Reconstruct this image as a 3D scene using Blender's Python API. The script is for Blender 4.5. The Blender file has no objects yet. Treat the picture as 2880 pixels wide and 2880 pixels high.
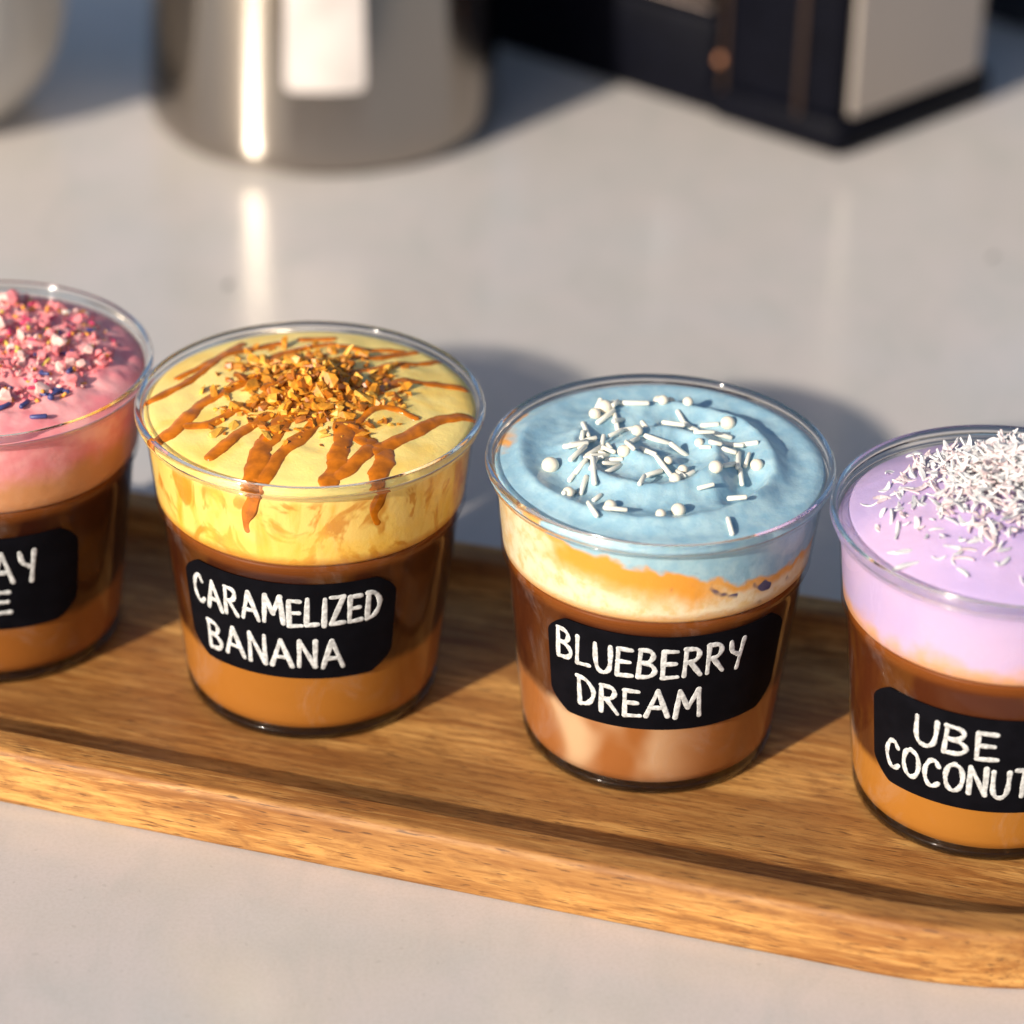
import bpy, bmesh, math, random
from mathutils import Vector, Matrix, noise

R = math.radians
MM = 0.001
sc = bpy.context.scene
col = sc.collection

# ------------------------------------------------------------------ camera, sky, sun
PITCH, ROLL, FPX, DIST = 0.5356, 0.0268, 9180.0, 1049.53
TOP = 7.0                     # height of the tray floor of the board over the counter (mm)
fw = Vector((0, math.cos(PITCH), -math.sin(PITCH)))
up0 = Vector((0, math.sin(PITCH), math.cos(PITCH)))
rt0 = Vector((1, 0, 0))
c_, s_ = math.cos(ROLL), math.sin(ROLL)
rt = rt0 * c_ + up0 * s_
up = up0 * c_ - rt0 * s_
cpos = -fw * DIST + Vector((0, 0, TOP))
cam = bpy.data.cameras.new("camera")
cam_o = bpy.data.objects.new("camera", cam)
col.objects.link(cam_o)
bk = -fw
cam_o.matrix_world = Matrix(((rt.x, up.x, bk.x, cpos.x * MM), (rt.y, up.y, bk.y, cpos.y * MM),
                             (rt.z, up.z, bk.z, cpos.z * MM), (0, 0, 0, 1)))
cam.sensor_width = 36.0
cam.lens = FPX / 2880 * 36.0
cam.clip_start, cam.clip_end = 0.02, 100.0
cam.dof.use_dof = True
cam.dof.focus_distance = ((Vector((-8, -150, 60)) - cpos).dot(fw)) * MM
cam.dof.aperture_fstop = 6.0
sc.camera = cam_o

SUN_AZ, SUN_EL = R(47.5), R(25.5)    # the light travels towards SUN_AZ (from +x towards +y)
trav = Vector((math.cos(SUN_AZ) * math.cos(SUN_EL), math.sin(SUN_AZ) * math.cos(SUN_EL), -math.sin(SUN_EL)))
world = bpy.data.worlds.new("World")
sc.world = world
world.use_nodes = True
wn = world.node_tree.nodes
bg = wn["Background"]
sky = wn.new("ShaderNodeTexSky")
sky.sky_type = 'NISHITA'
sky.sun_disc = False
sky.sun_elevation = SUN_EL
sky.sun_rotation = math.atan2(-trav.x, -trav.y)
sky.dust_density = 2.0
bg.inputs["Strength"].default_value = 0.10
world.node_tree.links.new(sky.outputs[0], bg.inputs[0])
sun = bpy.data.lights.new("sun", 'SUN')
sun.energy = 5.0
sun.angle = R(1.3)
sun.color = (1.0, 0.89, 0.74)
sun_o = bpy.data.objects.new("sun", sun)
sun_o.rotation_euler = trav.to_track_quat('-Z', 'Y').to_euler()
sun_o.location = (-1, -1.5, 1.2)
col.objects.link(sun_o)
sc.view_settings.view_transform = 'Standard'
sc.view_settings.look = 'None'
sc.view_settings.exposure = 0.18
sc.view_settings.gamma = 1.0
sc.render.engine = 'CYCLES'
sc.cycles.max_bounces = 14
sc.cycles.transparent_max_bounces = 24
sc.cycles.transmission_bounces = 10


# ------------------------------------------------------------------ material helpers
class NT:
    def __init__(self, name):
        self.m = bpy.data.materials.new(name)
        self.m.use_nodes = True
        self.t = self.m.node_tree
        self.n = self.t.nodes
        self.b = self.n["Principled BSDF"]

    def new(self, typ, **kw):
        n = self.n.new(typ)
        for k, v in kw.items():
            setattr(n, k, v)
        return n

    def link(self, a, b):
        self.t.links.new(a, b)

    def put(self, sock, v):
        if hasattr(v, "is_output") or isinstance(v, bpy.types.NodeSocket):
            self.link(v, sock)
        else:
            if isinstance(v, (tuple, list)) and len(v) == 3 and sock.type == 'RGBA':
                v = (*v, 1)
            sock.default_value = v

    def math(self, op, a, b=0.0, c=0.0, clamp=False):
        n = self.new("ShaderNodeMath", operation=op, use_clamp=clamp)
        self.put(n.inputs[0], a); self.put(n.inputs[1], b); self.put(n.inputs[2], c)
        return n.outputs[0]

    def mix(self, f, a, b, blend='MIX'):
        n = self.new("ShaderNodeMix", data_type='RGBA', blend_type=blend)
        self.put(n.inputs[0], f); self.put(n.inputs[6], a); self.put(n.inputs[7], b)
        return n.outputs[2]

    def mm(self, scale=(1, 1, 1), rot=(0, 0, 0)):
        """object coordinates in millimetres, scaled"""
        tc = self.new("ShaderNodeTexCoord")
        mp = self.new("ShaderNodeMapping")
        mp.inputs["Scale"].default_value = [s * 1000 for s in scale]
        mp.inputs["Rotation"].default_value = rot
        self.link(tc.outputs["Object"], mp.inputs[0])
        return mp.outputs[0]

    def noise(self, vec, scale=1.0, detail=3.0, rough=0.5, dist=0.0):
        n = self.new("ShaderNodeTexNoise")
        self.link(vec, n.inputs["Vector"])
        n.inputs["Scale"].default_value = scale
        n.inputs["Detail"].default_value = detail
        n.inputs["Roughness"].default_value = rough
        n.inputs["Distortion"].default_value = dist
        return n.outputs[0]

    def ss(self, v, lo, hi):
        """smoothstep"""
        n = self.new("ShaderNodeMapRange", interpolation_type='SMOOTHSTEP')
        self.put(n.inputs[0], v)
        n.inputs[1].default_value = lo; n.inputs[2].default_value = hi
        return n.outputs[0]

    def xyz(self, vec):
        n = self.new("ShaderNodeSeparateXYZ")
        self.link(vec, n.inputs[0])
        return n.outputs

    def bump(self, h, strength=0.3, dist=0.5):
        n = self.new("ShaderNodeBump")
        n.inputs["Strength"].default_value = strength
        n.inputs["Distance"].default_value = dist * MM
        self.link(h, n.inputs["Height"])
        self.link(n.outputs[0], self.b.inputs["Normal"])

    def bs(self, **kw):
        for k, v in kw.items():
            self.put(self.b.inputs[k.replace("_", " ")], v)
        return self.m

    def sss(self, w, r):
        self.b.inputs["Subsurface Weight"].default_value = w
        self.b.inputs["Subsurface Radius"].default_value = (1.0, 0.6, 0.35)
        self.b.inputs["Subsurface Scale"].default_value = r * MM


def plain(name, c, rough=0.5, var=0.12, scale=0.15, **kw):
    t = NT(name)
    n = t.noise(t.mm(), scale, 4)
    f = t.ss(n, 0.3, 0.7)
    t.bs(Base_Color=t.mix(f, tuple(x * (1 - var) for x in c), tuple(min(1, x * (1 + var)) for x in c)), Roughness=rough, **kw)
    return t.m


def mat_counter():
    t = NT("counter_stone")
    v = t.mm()
    big = t.ss(t.noise(v, 0.006, 3, 0.5, 0.6), 0.35, 0.65)
    mid = t.ss(t.noise(v, 0.035, 4, 0.6), 0.3, 0.7)
    fine = t.noise(v, 0.9, 4, 0.7)
    c = t.mix(big, (0.560, 0.527, 0.498), (0.545, 0.537, 0.538))
    c = t.mix(t.math('MULTIPLY', mid, 0.5), c, (0.63, 0.565, 0.56))
    sm = t.ss(t.noise(t.mm((0.05, 0.018, 0.05)), 1.0, 5, 0.65, 1.2), 0.45, 0.72)
    c = t.mix(t.math('MULTIPLY', sm, 0.45), c, (0.48, 0.475, 0.46))
    c = t.mix(t.math('MULTIPLY', t.ss(fine, 0.35, 0.72), 0.34), c, (0.44, 0.40, 0.36))
    spk = t.ss(t.noise(v, 0.33, 1, 0.4), 0.735, 0.76)
    c = t.mix(t.math('MULTIPLY', spk, 0.16), c, (0.20, 0.18, 0.16))
    t.bump(fine, 0.06, 0.2)
    rg = t.math('ADD', 0.175, t.math('MULTIPLY', mid, 0.06))
    return t.bs(Base_Color=c, Roughness=rg, IOR=1.5)


def mat_wood():
    t = NT("acacia_wood")
    w = t.noise(t.mm((0.010, 0.085, 0.085)), 1.0, 4, 0.6, 1.2)
    g = t.noise(t.mm((0.05, 0.62, 0.62)), 1.0, 5, 0.68, 0.5)
    g2 = t.noise(t.mm((0.11, 0.34, 0.34)), 1.0, 4, 0.65, 0.6)
    p = t.noise(t.mm((0.13, 1.7, 1.7)), 1.0, 2, 0.5)
    broad = t.noise(t.mm((0.006, 0.030, 0.030)), 1.0, 3, 0.55, 0.8)
    c = t.mix(t.ss(w, 0.34, 0.66), (0.32, 0.125, 0.025), (0.60, 0.305, 0.085))
    c = t.mix(t.math('MULTIPLY', t.ss(g2, 0.46, 0.68), 0.55), c, (0.20, 0.080, 0.020))
    c = t.mix(t.math('MULTIPLY', t.ss(g, 0.45, 0.70), 0.60), c, (0.17, 0.062, 0.015))
    c = t.mix(t.math('MULTIPLY', t.ss(g, 0.52, 0.32), 0.50), c, (0.72, 0.42, 0.14))
    c = t.mix(t.math('MULTIPLY', t.ss(broad, 0.42, 0.60), 0.55), c, (0.22, 0.085, 0.021))
    c = t.mix(t.math('MULTIPLY', t.ss(p, 0.60, 0.70), 0.75), c, (0.07, 0.026, 0.009))
    t.bump(t.math('ADD', g, t.math('MULTIPLY', p, -0.6)), 0.45, 0.4)
    return t.bs(Base_Color=c, Roughness=t.math('ADD', 0.42, t.math('MULTIPLY', g, 0.3)), IOR=1.45)


def mat_shell():
    """thin clear plastic: what is behind shows through, the skin reflects"""
    t = NT("clear_cup_plastic")
    lw = t.new("ShaderNodeLayerWeight"); lw.inputs[0].default_value = 0.5
    f = t.math('ADD', 0.03, t.math('MULTIPLY', t.math('POWER', lw.outputs["Facing"], 4.0), 0.55), clamp=True)
    tr = t.new("ShaderNodeBsdfTransparent"); tr.inputs[0].default_value = (0.965, 0.97, 0.97, 1)
    gl = t.new("ShaderNodeBsdfGlossy"); gl.inputs["Roughness"].default_value = 0.06
    mx = t.new("ShaderNodeMixShader")
    t.link(f, mx.inputs[0]); t.link(tr.outputs[0], mx.inputs[1]); t.link(gl.outputs[0], mx.inputs[2])
    film = t.noise(t.mm((0.06, 0.06, 0.03)), 1.0, 5, 0.7, 1.0)
    df = t.new("ShaderNodeBsdfDiffuse"); df.inputs[0].default_value = (0.75, 0.74, 0.72, 1)
    m2 = t.new("ShaderNodeMixShader")
    t.link(t.math('MULTIPLY', t.ss(film, 0.52, 0.75), 0.07), m2.inputs[0])
    t.link(mx.outputs[0], m2.inputs[1]); t.link(df.outputs[0], m2.inputs[2])
    t.link(m2.outputs[0], t.n["Material Output"].inputs[0])
    t.n.remove(t.b)
    return t.m


def mat_rim():
    t = NT("clear_rim_plastic")
    return t.bs(Base_Color=(0.97, 0.98, 0.98), Roughness=0.04, IOR=1.40, Transmission_Weight=1.0)


def mat_liquid(name, milk, coffee, zsplit, patch=None, soft=4.5):
    t = NT(name)
    v = t.mm()
    x, y, z = t.xyz(v)
    n = t.noise(v, 0.055, 3, 0.55, 0.6)
    h = t.math('ADD', z, t.math('MULTIPLY', t.math('SUBTRACT', n, 0.5), 9.0))
    f = t.ss(h, zsplit - soft / 2, zsplit + soft / 2)
    n2 = t.ss(t.noise(t.mm((0.05, 0.05, 0.02)), 1.0, 3, 0.6, 1.0), 0.42, 0.72)
    cof = t.mix(t.math('MULTIPLY', n2, 0.75), coffee, tuple(a * 0.6 + b * 0.20 for a, b in zip(coffee, milk)))
    mk = milk
    if patch:
        pf = t.math('MULTIPLY', t.ss(t.noise(t.mm((0.035, 0.035, 0.03)), 1.0, 2, 0.5, 0.4), 0.40, 0.62), t.ss(x, 20.0, -12.0))
        mk = t.mix(pf, milk, patch)
    # thin amber ring where the foam sits on the coffee
    top = t.math('MULTIPLY', t.ss(z, 57.0, 60.5), 0.75)
    c = t.mix(top, t.mix(f, mk, cof), (0.20, 0.055, 0.009))
    return t.bs(Base_Color=c, Roughness=0.4, Specular_IOR_Level=0.08)


def mat_foam_banana():
    t = NT("banana_foam")
    v = t.mm(); x, y, z = t.xyz(v)
    st = t.noise(t.mm((0.085, 0.085, 0.022)), 1.0, 3, 0.55, 0.8)
    fl = t.noise(t.mm((0.45, 0.45, 0.03)), 1.0, 2, 0.5)
    side = t.ss(z, 86.0, 82.0)
    f = t.math('MULTIPLY', side, t.ss(st, 0.46, 0.62))
    c = t.mix(t.math('MULTIPLY', f, 0.9), (0.98, 0.73, 0.24), (0.82, 0.38, 0.025))
    c = t.mix(t.math('MULTIPLY', side, t.math('MULTIPLY', t.ss(fl, 0.55, 0.75), 0.35)), c, (0.70, 0.45, 0.06))
    c = t.mix(t.math('MULTIPLY', side, 0.45), c, (0.80, 0.46, 0.06))
    s2 = t.math('MULTIPLY', side, t.ss(t.noise(t.mm((0.075, 0.075, 0.05)), 1.0, 3, 0.6, 1.6), 0.50, 0.62))
    c = t.mix(t.math('MULTIPLY', s2, 0.8), c, (0.60, 0.22, 0.012))
    soak = t.math('MULTIPLY', t.ss(t.noise(v, 0.06, 3, 0.6, 0.5), 0.46, 0.66), 0.55)
    c = t.mix(soak, c, (0.90, 0.54, 0.07))
    dr = t.math('MULTIPLY', side, t.ss(st, 0.60, 0.66))
    c = t.mix(t.math('MULTIPLY', dr, 0.8), c, (0.55, 0.19, 0.015))
    low = t.math('MULTIPLY', t.ss(t.math('ADD', z, t.math('MULTIPLY', st, 4)), 68.0, 65.0), 0.8)
    c = t.mix(low, c, (0.62, 0.25, 0.03))
    t.bump(t.math('ADD', t.noise(v, 0.3, 3), t.math('MULTIPLY', t.noise(v, 1.3, 3, 0.6), 0.5)), 0.28, 0.6)
    t.sss(0.25, 2.0)
    return t.bs(Base_Color=c, Roughness=0.33)


def mat_foam_blue():
    t = NT("blueberry_foam")
    v = t.mm(); x, y, z = t.xyz(v)
    n = t.noise(v, 0.07, 3, 0.5, 0.4)
    n2 = t.noise(v, 0.22, 3, 0.6)
    wob = t.math('MULTIPLY', t.math('SUBTRACT', n, 0.5), 16.0)
    tt = t.math('ADD', t.math('ADD', t.math('SUBTRACT', z, 80.0), t.math('MULTIPLY', x, 0.19)), wob)
    cream = t.mix(t.ss(n2, 0.4, 0.7), (0.80, 0.68, 0.48), (0.72, 0.50, 0.24))
    ob = t.math('MULTIPLY', t.ss(tt, -14.0, -5.0), t.ss(t.math('ADD', x, t.math('MULTIPLY', n, 20)), -26.0, -14.0))
    ob = t.math('MULTIPLY', ob, t.ss(x, 24.0, 8.0))
    edge = t.ss(tt, -5.5, -2.0)
    ora = t.math('MAXIMUM', ob, t.math('MULTIPLY', edge, 0.85))
    c = t.mix(ora, cream, (0.74, 0.31, 0.03))
    blue = t.mix(t.ss(n2, 0.3, 0.7), (0.26, 0.45, 0.57), (0.38, 0.56, 0.64))
    c = t.mix(t.ss(tt, -1.5, 0.5), c, blue)
    spot = t.math('MULTIPLY', t.ss(t.noise(v, 0.16, 1), 0.62, 0.68), t.math('MULTIPLY', t.ss(tt, -9.0, -5.0), t.ss(tt, 2.0, -1.0)))
    c = t.mix(t.math('MULTIPLY', spot, t.ss(x, -4.0, 6.0)), c, (0.06, 0.06, 0.14))
    low = t.math('MULTIPLY', t.ss(t.math('ADD', z, t.math('MULTIPLY', n2, 5)), 68.5, 65.5), 0.75)
    c = t.mix(low, c, (0.60, 0.26, 0.04))
    t.bump(t.math('ADD', t.noise(v, 0.3, 3), t.math('MULTIPLY', t.noise(v, 1.3, 3, 0.6), 0.5)), 0.28, 0.6)
    t.sss(0.25, 2.0)
    return t.bs(Base_Color=c, Roughness=0.30)


def mat_foam_ube():
    t = NT("ube_foam")
    v = t.mm(); x, y, z = t.xyz(v)
    n = t.noise(v, 0.09, 3, 0.55)
    n2 = t.noise(v, 0.03, 2)
    c = t.mix(t.ss(n2, 0.35, 0.65), (0.48, 0.37, 0.62), (0.56, 0.41, 0.62))
    h = t.math('ADD', z, t.math('MULTIPLY', t.math('SUBTRACT', n, 0.5), 16.0))
    c = t.mix(t.math('MULTIPLY', t.ss(h, 71.0, 63.0), 0.85), c, (0.72, 0.34, 0.10))
    t.bump(t.math('ADD', t.noise(v, 0.3, 3), t.math('MULTIPLY', t.noise(v, 1.3, 3, 0.6), 0.5)), 0.28, 0.6)
    t.sss(0.25, 2.0)
    return t.bs(Base_Color=c, Roughness=0.38)


def mat_foam_pink():
    t = NT("pink_foam")
    v = t.mm(); x, y, z = t.xyz(v)
    n = t.noise(v, 0.09, 3, 0.6)
    c = t.mix(t.ss(n, 0.35, 0.65), (0.88, 0.26, 0.29), (0.94, 0.42, 0.42))
    h = t.math('ADD', z, t.math('MULTIPLY', t.math('SUBTRACT', n, 0.5), 12.0))
    c = t.mix(t.math('MULTIPLY', t.ss(h, 84.0, 78.0), 0.35), c, (0.62, 0.14, 0.16))
    c = t.mix(t.math('MULTIPLY', t.ss(h, 78.0, 69.0), 0.85), c, (0.58, 0.27, 0.08))
    t.bump(t.noise(v, 0.3, 4), 0.25, 0.8)
    t.sss(0.2, 1.6)
    return t.bs(Base_Color=c, Roughness=0.42)


def mat_steel(name, c, rough, aniso=0.0, rot=0.0, stretch=(0.02, 0.02, 2.0)):
    t = NT(name)
    br = t.noise(t.mm(stretch), 1.0, 3, 0.6)
    if aniso:
        tg = t.new("ShaderNodeTangent", direction_type='RADIAL', axis='Z')
        t.link(tg.outputs[0], t.b.inputs["Tangent"])
        t.b.inputs["Anisotropic"].default_value = aniso
        t.b.inputs["Anisotropic Rotation"].default_value = rot
    return t.bs(Base_Color=c, Metallic=1.0, Roughness=t.math('ADD', rough - 0.05, t.math('MULTIPLY', br, 0.10)))


M = dict(
    counter=mat_counter(), wood=mat_wood(), shell=mat_shell(), rim=mat_rim(), foot=NT("shade_tinted_base_plastic").bs(Base_Color=(0.38, 0.35, 0.33), Roughness=0.06, IOR=1.45, Transmission_Weight=1.0),  # foot: clear plastic tinted grey, painting in the shade inside the cup base
    label=plain("black_label_film", (0.004, 0.004, 0.006), 0.6, 0.2, Specular_IOR_Level=0.03),
    chalk=plain("white_marker_ink", (0.52, 0.53, 0.54), 0.6, 0.30, 0.8),
    caramel=plain("caramel_sauce", (0.50, 0.140, 0.005), 0.12, 0.3, 0.25, Specular_IOR_Level=0.5),
    crumb_a=plain("toffee_crumb", (0.62, 0.245, 0.016), 0.45, 0.35, 0.6),
    crumb_b=plain("dark_toffee_crumb", (0.38, 0.115, 0.007), 0.40, 0.35, 0.6),
    crumb_c=plain("pale_toffee_crumb", (0.78, 0.41, 0.055), 0.5, 0.25, 0.6),
    white=plain("white_sugar", (0.84, 0.82, 0.72), 0.35, 0.05),
    pearl=plain("pale_sugar_pearl", (0.84, 0.76, 0.62), 0.28, 0.06),
    coco=plain("coconut_flesh", (0.66, 0.66, 0.68), 0.6, 0.06),
    coco_b=plain("pinkish_coconut_flesh", (0.68, 0.56, 0.58), 0.6, 0.06),
    magenta=plain("magenta_sugar", (0.62, 0.05, 0.14), 0.4), orange=plain("orange_sugar", (0.80, 0.33, 0.05), 0.4),
    yellow=plain("yellow_sugar", (0.82, 0.58, 0.12), 0.4), navy=plain("navy_sugar", (0.05, 0.06, 0.20), 0.4),
    palepink=plain("pale_pink_cake", (0.90, 0.55, 0.50), 0.7, 0.15, 0.5), rose=plain("rose_cake", (0.80, 0.24, 0.26), 0.7, 0.15, 0.5),
    bfoam=mat_foam_banana(), lfoam=mat_foam_blue(), ufoam=mat_foam_ube(), pfoam=mat_foam_pink(),
    liq_b=mat_liquid("banana_coffee", (0.36, 0.135, 0.022), (0.038, 0.009, 0.0035), 25),
    liq_l=mat_liquid("blueberry_coffee", (0.30, 0.105, 0.028), (0.052, 0.013, 0.005), 27, (0.56, 0.36, 0.21)),
    liq_u=mat_liquid("ube_coffee", (0.38, 0.150, 0.024), (0.062, 0.015, 0.005), 21),
    liq_p=mat_liquid("pink_coffee", (0.28, 0.095, 0.018), (0.030, 0.007, 0.0035), 22),
    jug=mat_steel("brushed_steel", (0.36, 0.325, 0.29), 0.165, 0.86, 0.25),
    jug_dark=mat_steel("dark_steel_edge", (0.22, 0.20, 0.19), 0.4),
    panel=mat_steel("satin_steel_panel", (0.50, 0.45, 0.41), 0.42, stretch=(0.02, 0.02, 1.5)),
    sticker=plain("white_paper_sticker", (0.60, 0.55, 0.53), 0.6, 0.12, 0.05),
    ceramic=plain("off_white_glaze", (0.52, 0.49, 0.45), 0.25, 0.06, 0.02),
    black=plain("black_plastic", (0.003, 0.0034, 0.007), 0.5, 0.2, Specular_IOR_Level=0.07),
    bronze=mat_steel("bronze_steel", (0.16, 0.11, 0.09), 0.45),
    copper=plain("copper_lamp_lens", (0.42, 0.18, 0.09), 0.4),
    rod=mat_steel("grey_steel_rod", (0.35, 0.35, 0.40), 0.4),
    dark=plain("dark_glaze", (0.012, 0.014, 0.022), 0.25, 0.2),
    speck=plain("coffee_grounds", (0.03, 0.022, 0.018), 0.8, 0.3),
    tray=mat_steel("dark_tray_steel", (0.16, 0.13, 0.12), 0.45),
)


# ------------------------------------------------------------------ mesh helpers (millimetres in, metres out)
def obj(name, vf, mat, parent=None, smooth=True, kind=None, auto=None):
    vs, fs = vf
    me = bpy.data.meshes.new(name)
    me.from_pydata([(x * MM, y * MM, z * MM) for x, y, z in vs], [], fs)
    me.update()
    if smooth:
        me.polygons.foreach_set("use_smooth", [True] * len(me.polygons))
        if auto:
            me.set_sharp_from_angle(angle=R(auto))
    me.materials.append(M[mat] if isinstance(mat, str) else mat)
    o = bpy.data.objects.new(name, me)
    col.objects.link(o)
    if parent:
        o.parent = parent
    if kind:
        o["kind"] = kind
    return o


def tag(o, label, cat, group=None):
    o["label"] = label
    o["category"] = cat
    if group:
        o["group"] = group
    return o


def empty(name, x, y, z, rz=0.0):
    o = bpy.data.objects.new(name, None)
    o.empty_display_size = 0.01
    o.location = (x * MM, y * MM, z * MM)
    o.rotation_euler = (0, 0, rz)
    col.objects.link(o)
    return o


def inst(name, me, parent, loc, rot, s=1.0):
    o = bpy.data.objects.new(name, me)
    o.location = [a * MM for a in loc]
    o.rotation_euler = rot
    o.scale = (s, s, s) if not isinstance(s, tuple) else s
    o.parent = parent
    col.objects.link(o)
    return o


def lathe(prof, n=96, cap0=True, cap1=True, closed=False):
    vs, fs = [], []
    for r, z in prof:
        for k in range(n):
            a = 2 * math.pi * k / n
            vs.append((r * math.cos(a), r * math.sin(a), z))
    m = len(prof)
    for i in range(m if closed else m - 1):
        j = (i + 1) % m
        for k in range(n):
            l = (k + 1) % n
            fs.append((i * n + k, i * n + l, j * n + l, j * n + k))
    if not closed:
        if cap0:
            fs.append(tuple(range(n))[::-1])
        if cap1:
            fs.append(tuple((m - 1) * n + k for k in range(n)))
    return vs, fs


def smooth_line(pts, per=6):
    """Catmull-Rom through points"""
    P = [Vector(p) for p in pts]
    if len(P) == 2:
        return [P[0].lerp(P[1], i / per) for i in range(per + 1)]
    out = []
    for i in range(len(P) - 1):
        p0 = P[i - 1] if i else P[0] * 2 - P[1]
        p1, p2 = P[i], P[i + 1]
        p3 = P[i + 2] if i + 2 < len(P) else P[-1] * 2 - P[-2]
        for k in range(per):
            t = k / per
            out.append(0.5 * ((2 * p1) + (p2 - p0) * t + (2 * p0 - 5 * p1 + 4 * p2 - p3) * t * t + (3 * p1 - p0 - 3 * p2 + p3) * t ** 3))
    out.append(P[-1])
    return out


def ribbon(path, normals, widths, height, seg=8, sink=0.25):
    """a flattened bead along path lying on a surface with the given normals"""
    vs, fs = [], []
    n = len(path)
    # rounded ends: extra shrinking rings
    T0 = (path[0] - path[1]).normalized(); T1 = (path[-1] - path[-2]).normalized()
    ext = []
    for q in (1.0, 0.85, 0.5):
        ext.append((path[0] + T0 * widths[0] * 0.5 * q, normals[0], widths[0] * max(0.06, math.sqrt(max(0, 1 - q * q)))))
    body = [(p, nn, w) for p, nn, w in zip(path, normals, widths)]
    end = []
    for q in (0.5, 0.85, 1.0):
        end.append((path[-1] + T1 * widths[-1] * 0.5 * q, normals[-1], widths[-1] * max(0.06, math.sqrt(max(0, 1 - q * q)))))
    rings = ext + body + end
    for i, (p, nn, w) in enumerate(rings):
        a = rings[max(0, i - 1)][0]; b = rings[min(len(rings) - 1, i + 1)][0]
        t = (b - a).normalized()
        sd = t.cross(nn).normalized()
        hh = height * min(1.0, w / max(widths) * 1.2)
        for k in range(seg):
            an = 2 * math.pi * k / seg
            q = p + sd * (w * 0.5 * math.cos(an)) + nn * (hh * math.sin(an) - sink * height)
            vs.append(tuple(q))
    for i in range(len(rings) - 1):
        for k in range(seg):
            l = (k + 1) % seg
            fs.append((i * seg + k, i * seg + l, (i + 1) * seg + l, (i + 1) * seg + k))
    fs.append(tuple(range(seg))[::-1])
    fs.append(tuple((len(rings) - 1) * seg + k for k in range(seg)))
    return vs, fs


def join(parts):
    V, F = [], []
    for vs, fs in parts:
        o = len(V)
        V += vs
        F += [tuple(i + o for i in f) for f in fs]
    return V, F


def bm_vf(bm):
    bm.verts.ensure_lookup_table()
    vf = ([tuple(v.co) for v in bm.verts], [tuple(v.index for v in f.verts) for f in bm.faces])
    bm.free()
    return vf


def prism(foot, z0, z1, bev=1.5, seg=2):
    """upright prism over a footprint with bevelled edges"""
    bm = bmesh.new()
    lo = [bm.verts.new((x, y, z0)) for x, y in foot]
    hi = [bm.verts.new((x, y, z1)) for x, y in foot]
    n = len(foot)
    bm.faces.new(lo[::-1]); bm.faces.new(hi)
    for i in range(n):
        j = (i + 1) % n
        bm.faces.new((lo[i], lo[j], hi[j], hi[i]))
    bmesh.ops.recalc_face_normals(bm, faces=bm.faces)
    if bev:
        bmesh.ops.bevel(bm, geom=bm.edges[:], offset=bev, segments=seg, affect='EDGES', profile=0.5)
    bm.verts.index_update()
    return bm_vf(bm)


def chip(rng, ex, ey, ez, n=11):
    bm = bmesh.new()
    for _ in range(n):
        v = Vector((rng.gauss(0, 1), rng.gauss(0, 1), rng.gauss(0, 1))).normalized()
        bm.verts.new((v.x * ex * rng.uniform(.7, 1.1), v.y * ey * rng.uniform(.7, 1.1), v.z * ez * rng.uniform(.7, 1.1)))
    r = bmesh.ops.convex_hull(bm, input=bm.verts)
    for v in [v for v in bm.verts if not v.link_faces]:
        bm.verts.remove(v)
    bm.verts.index_update()
    return bm_vf(bm)


def mesh_only(name, vf, mat, smooth=True):
    o = obj(name, vf, mat, smooth=smooth)
    me = o.data
    bpy.data.objects.remove(o)
    return me


# ------------------------------------------------------------------ counter
o = obj("countertop", prism([(-1500, -1300), (1700, -1300), (1700, 1500), (-1500, 1500)], -40, 0, 3, 2), "counter", smooth=False)
o["kind"] = "structure"
o["label"] = "pale warm grey counter with a soft sheen under everything"

# ------------------------------------------------------------------ serving board
YAW = R(-14.6)
tdir = Vector((math.cos(YAW), math.sin(YAW))); ndir = Vector((-math.sin(YAW), math.cos(YAW)))


def board():
    hw, a, t0, t1 = 75.4, 108.0, -150.0, 150.0
    pts = []
    K = 44
    for k in range(K + 1):
        th = -math.pi / 2 + math.pi * k / K
        pts.append(Vector((t1 + a * math.cos(th), hw * math.sin(th))))
    for k in range(1, 12):
        pts.append(Vector((t1 + (t0 - t1) * k / 12, hw)))
    for k in range(K + 1):
        th = math.pi / 2 + math.pi * k / K
        pts.append(Vector((t0 + a * math.cos(th), hw * math.sin(th))))
    for k in range(1, 12):
        pts.append(Vector((t0 + (t1 - t0) * k / 12, -hw)))
    pts = [Vector((p.x, p.y * (1 + 0.0002 * (p.x - 23)))) for p in pts]
    n = len(pts)
    nor = []
    for i in range(n):
        d = (pts[(i + 1) % n] - pts[i - 1]).normalized()
        nor.append(Vector((d.y, -d.x)))
    prof = [(1.6, 0), (.7, .2), (.2, .8), (0, 1.8), (0, 9), (0, 15.2), (.35, 16.6), (1.0, 17.5), (2.0, 17.95), (3.2, 18.0),
            (7, 18.0), (9.4, 17.95), (10.3, 17.65), (10.9, 17.0), (11.3, 15.8), (11.9, 11.0), (12.4, 8.6), (13.2, 7.4), (14.4, 7.0)]
    vs, fs = [], []
    for ins, z in prof:
        for p, q in zip(pts, nor):
            e = p - q * ins
            vs.append((e.x, e.y, z))
    for i in range(len(prof) - 1):
        for k in range(n):
            l = (k + 1) % n
            fs.append((i * n + k, i * n + l, (i + 1) * n + l, (i + 1) * n + k))
    fs.append(tuple(range(n))[::-1])
    fs.append(tuple((len(prof) - 1) * n + k for k in range(n)))
    return vs, fs


bo = obj("serving_board", board(), "wood", auto=50)
bo.location = (ndir.x * -113.5 * MM, ndir.y * -113.5 * MM, 0)
bo.rotation_euler = (0, 0, YAW)
tag(bo, "long wooden serving tray with rounded ends and a raised lip under the four cups", "serving board")

# ------------------------------------------------------------------ cups
H, RB, RW = 90.5, 36.2, 45.8
ZL = 61.0


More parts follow.
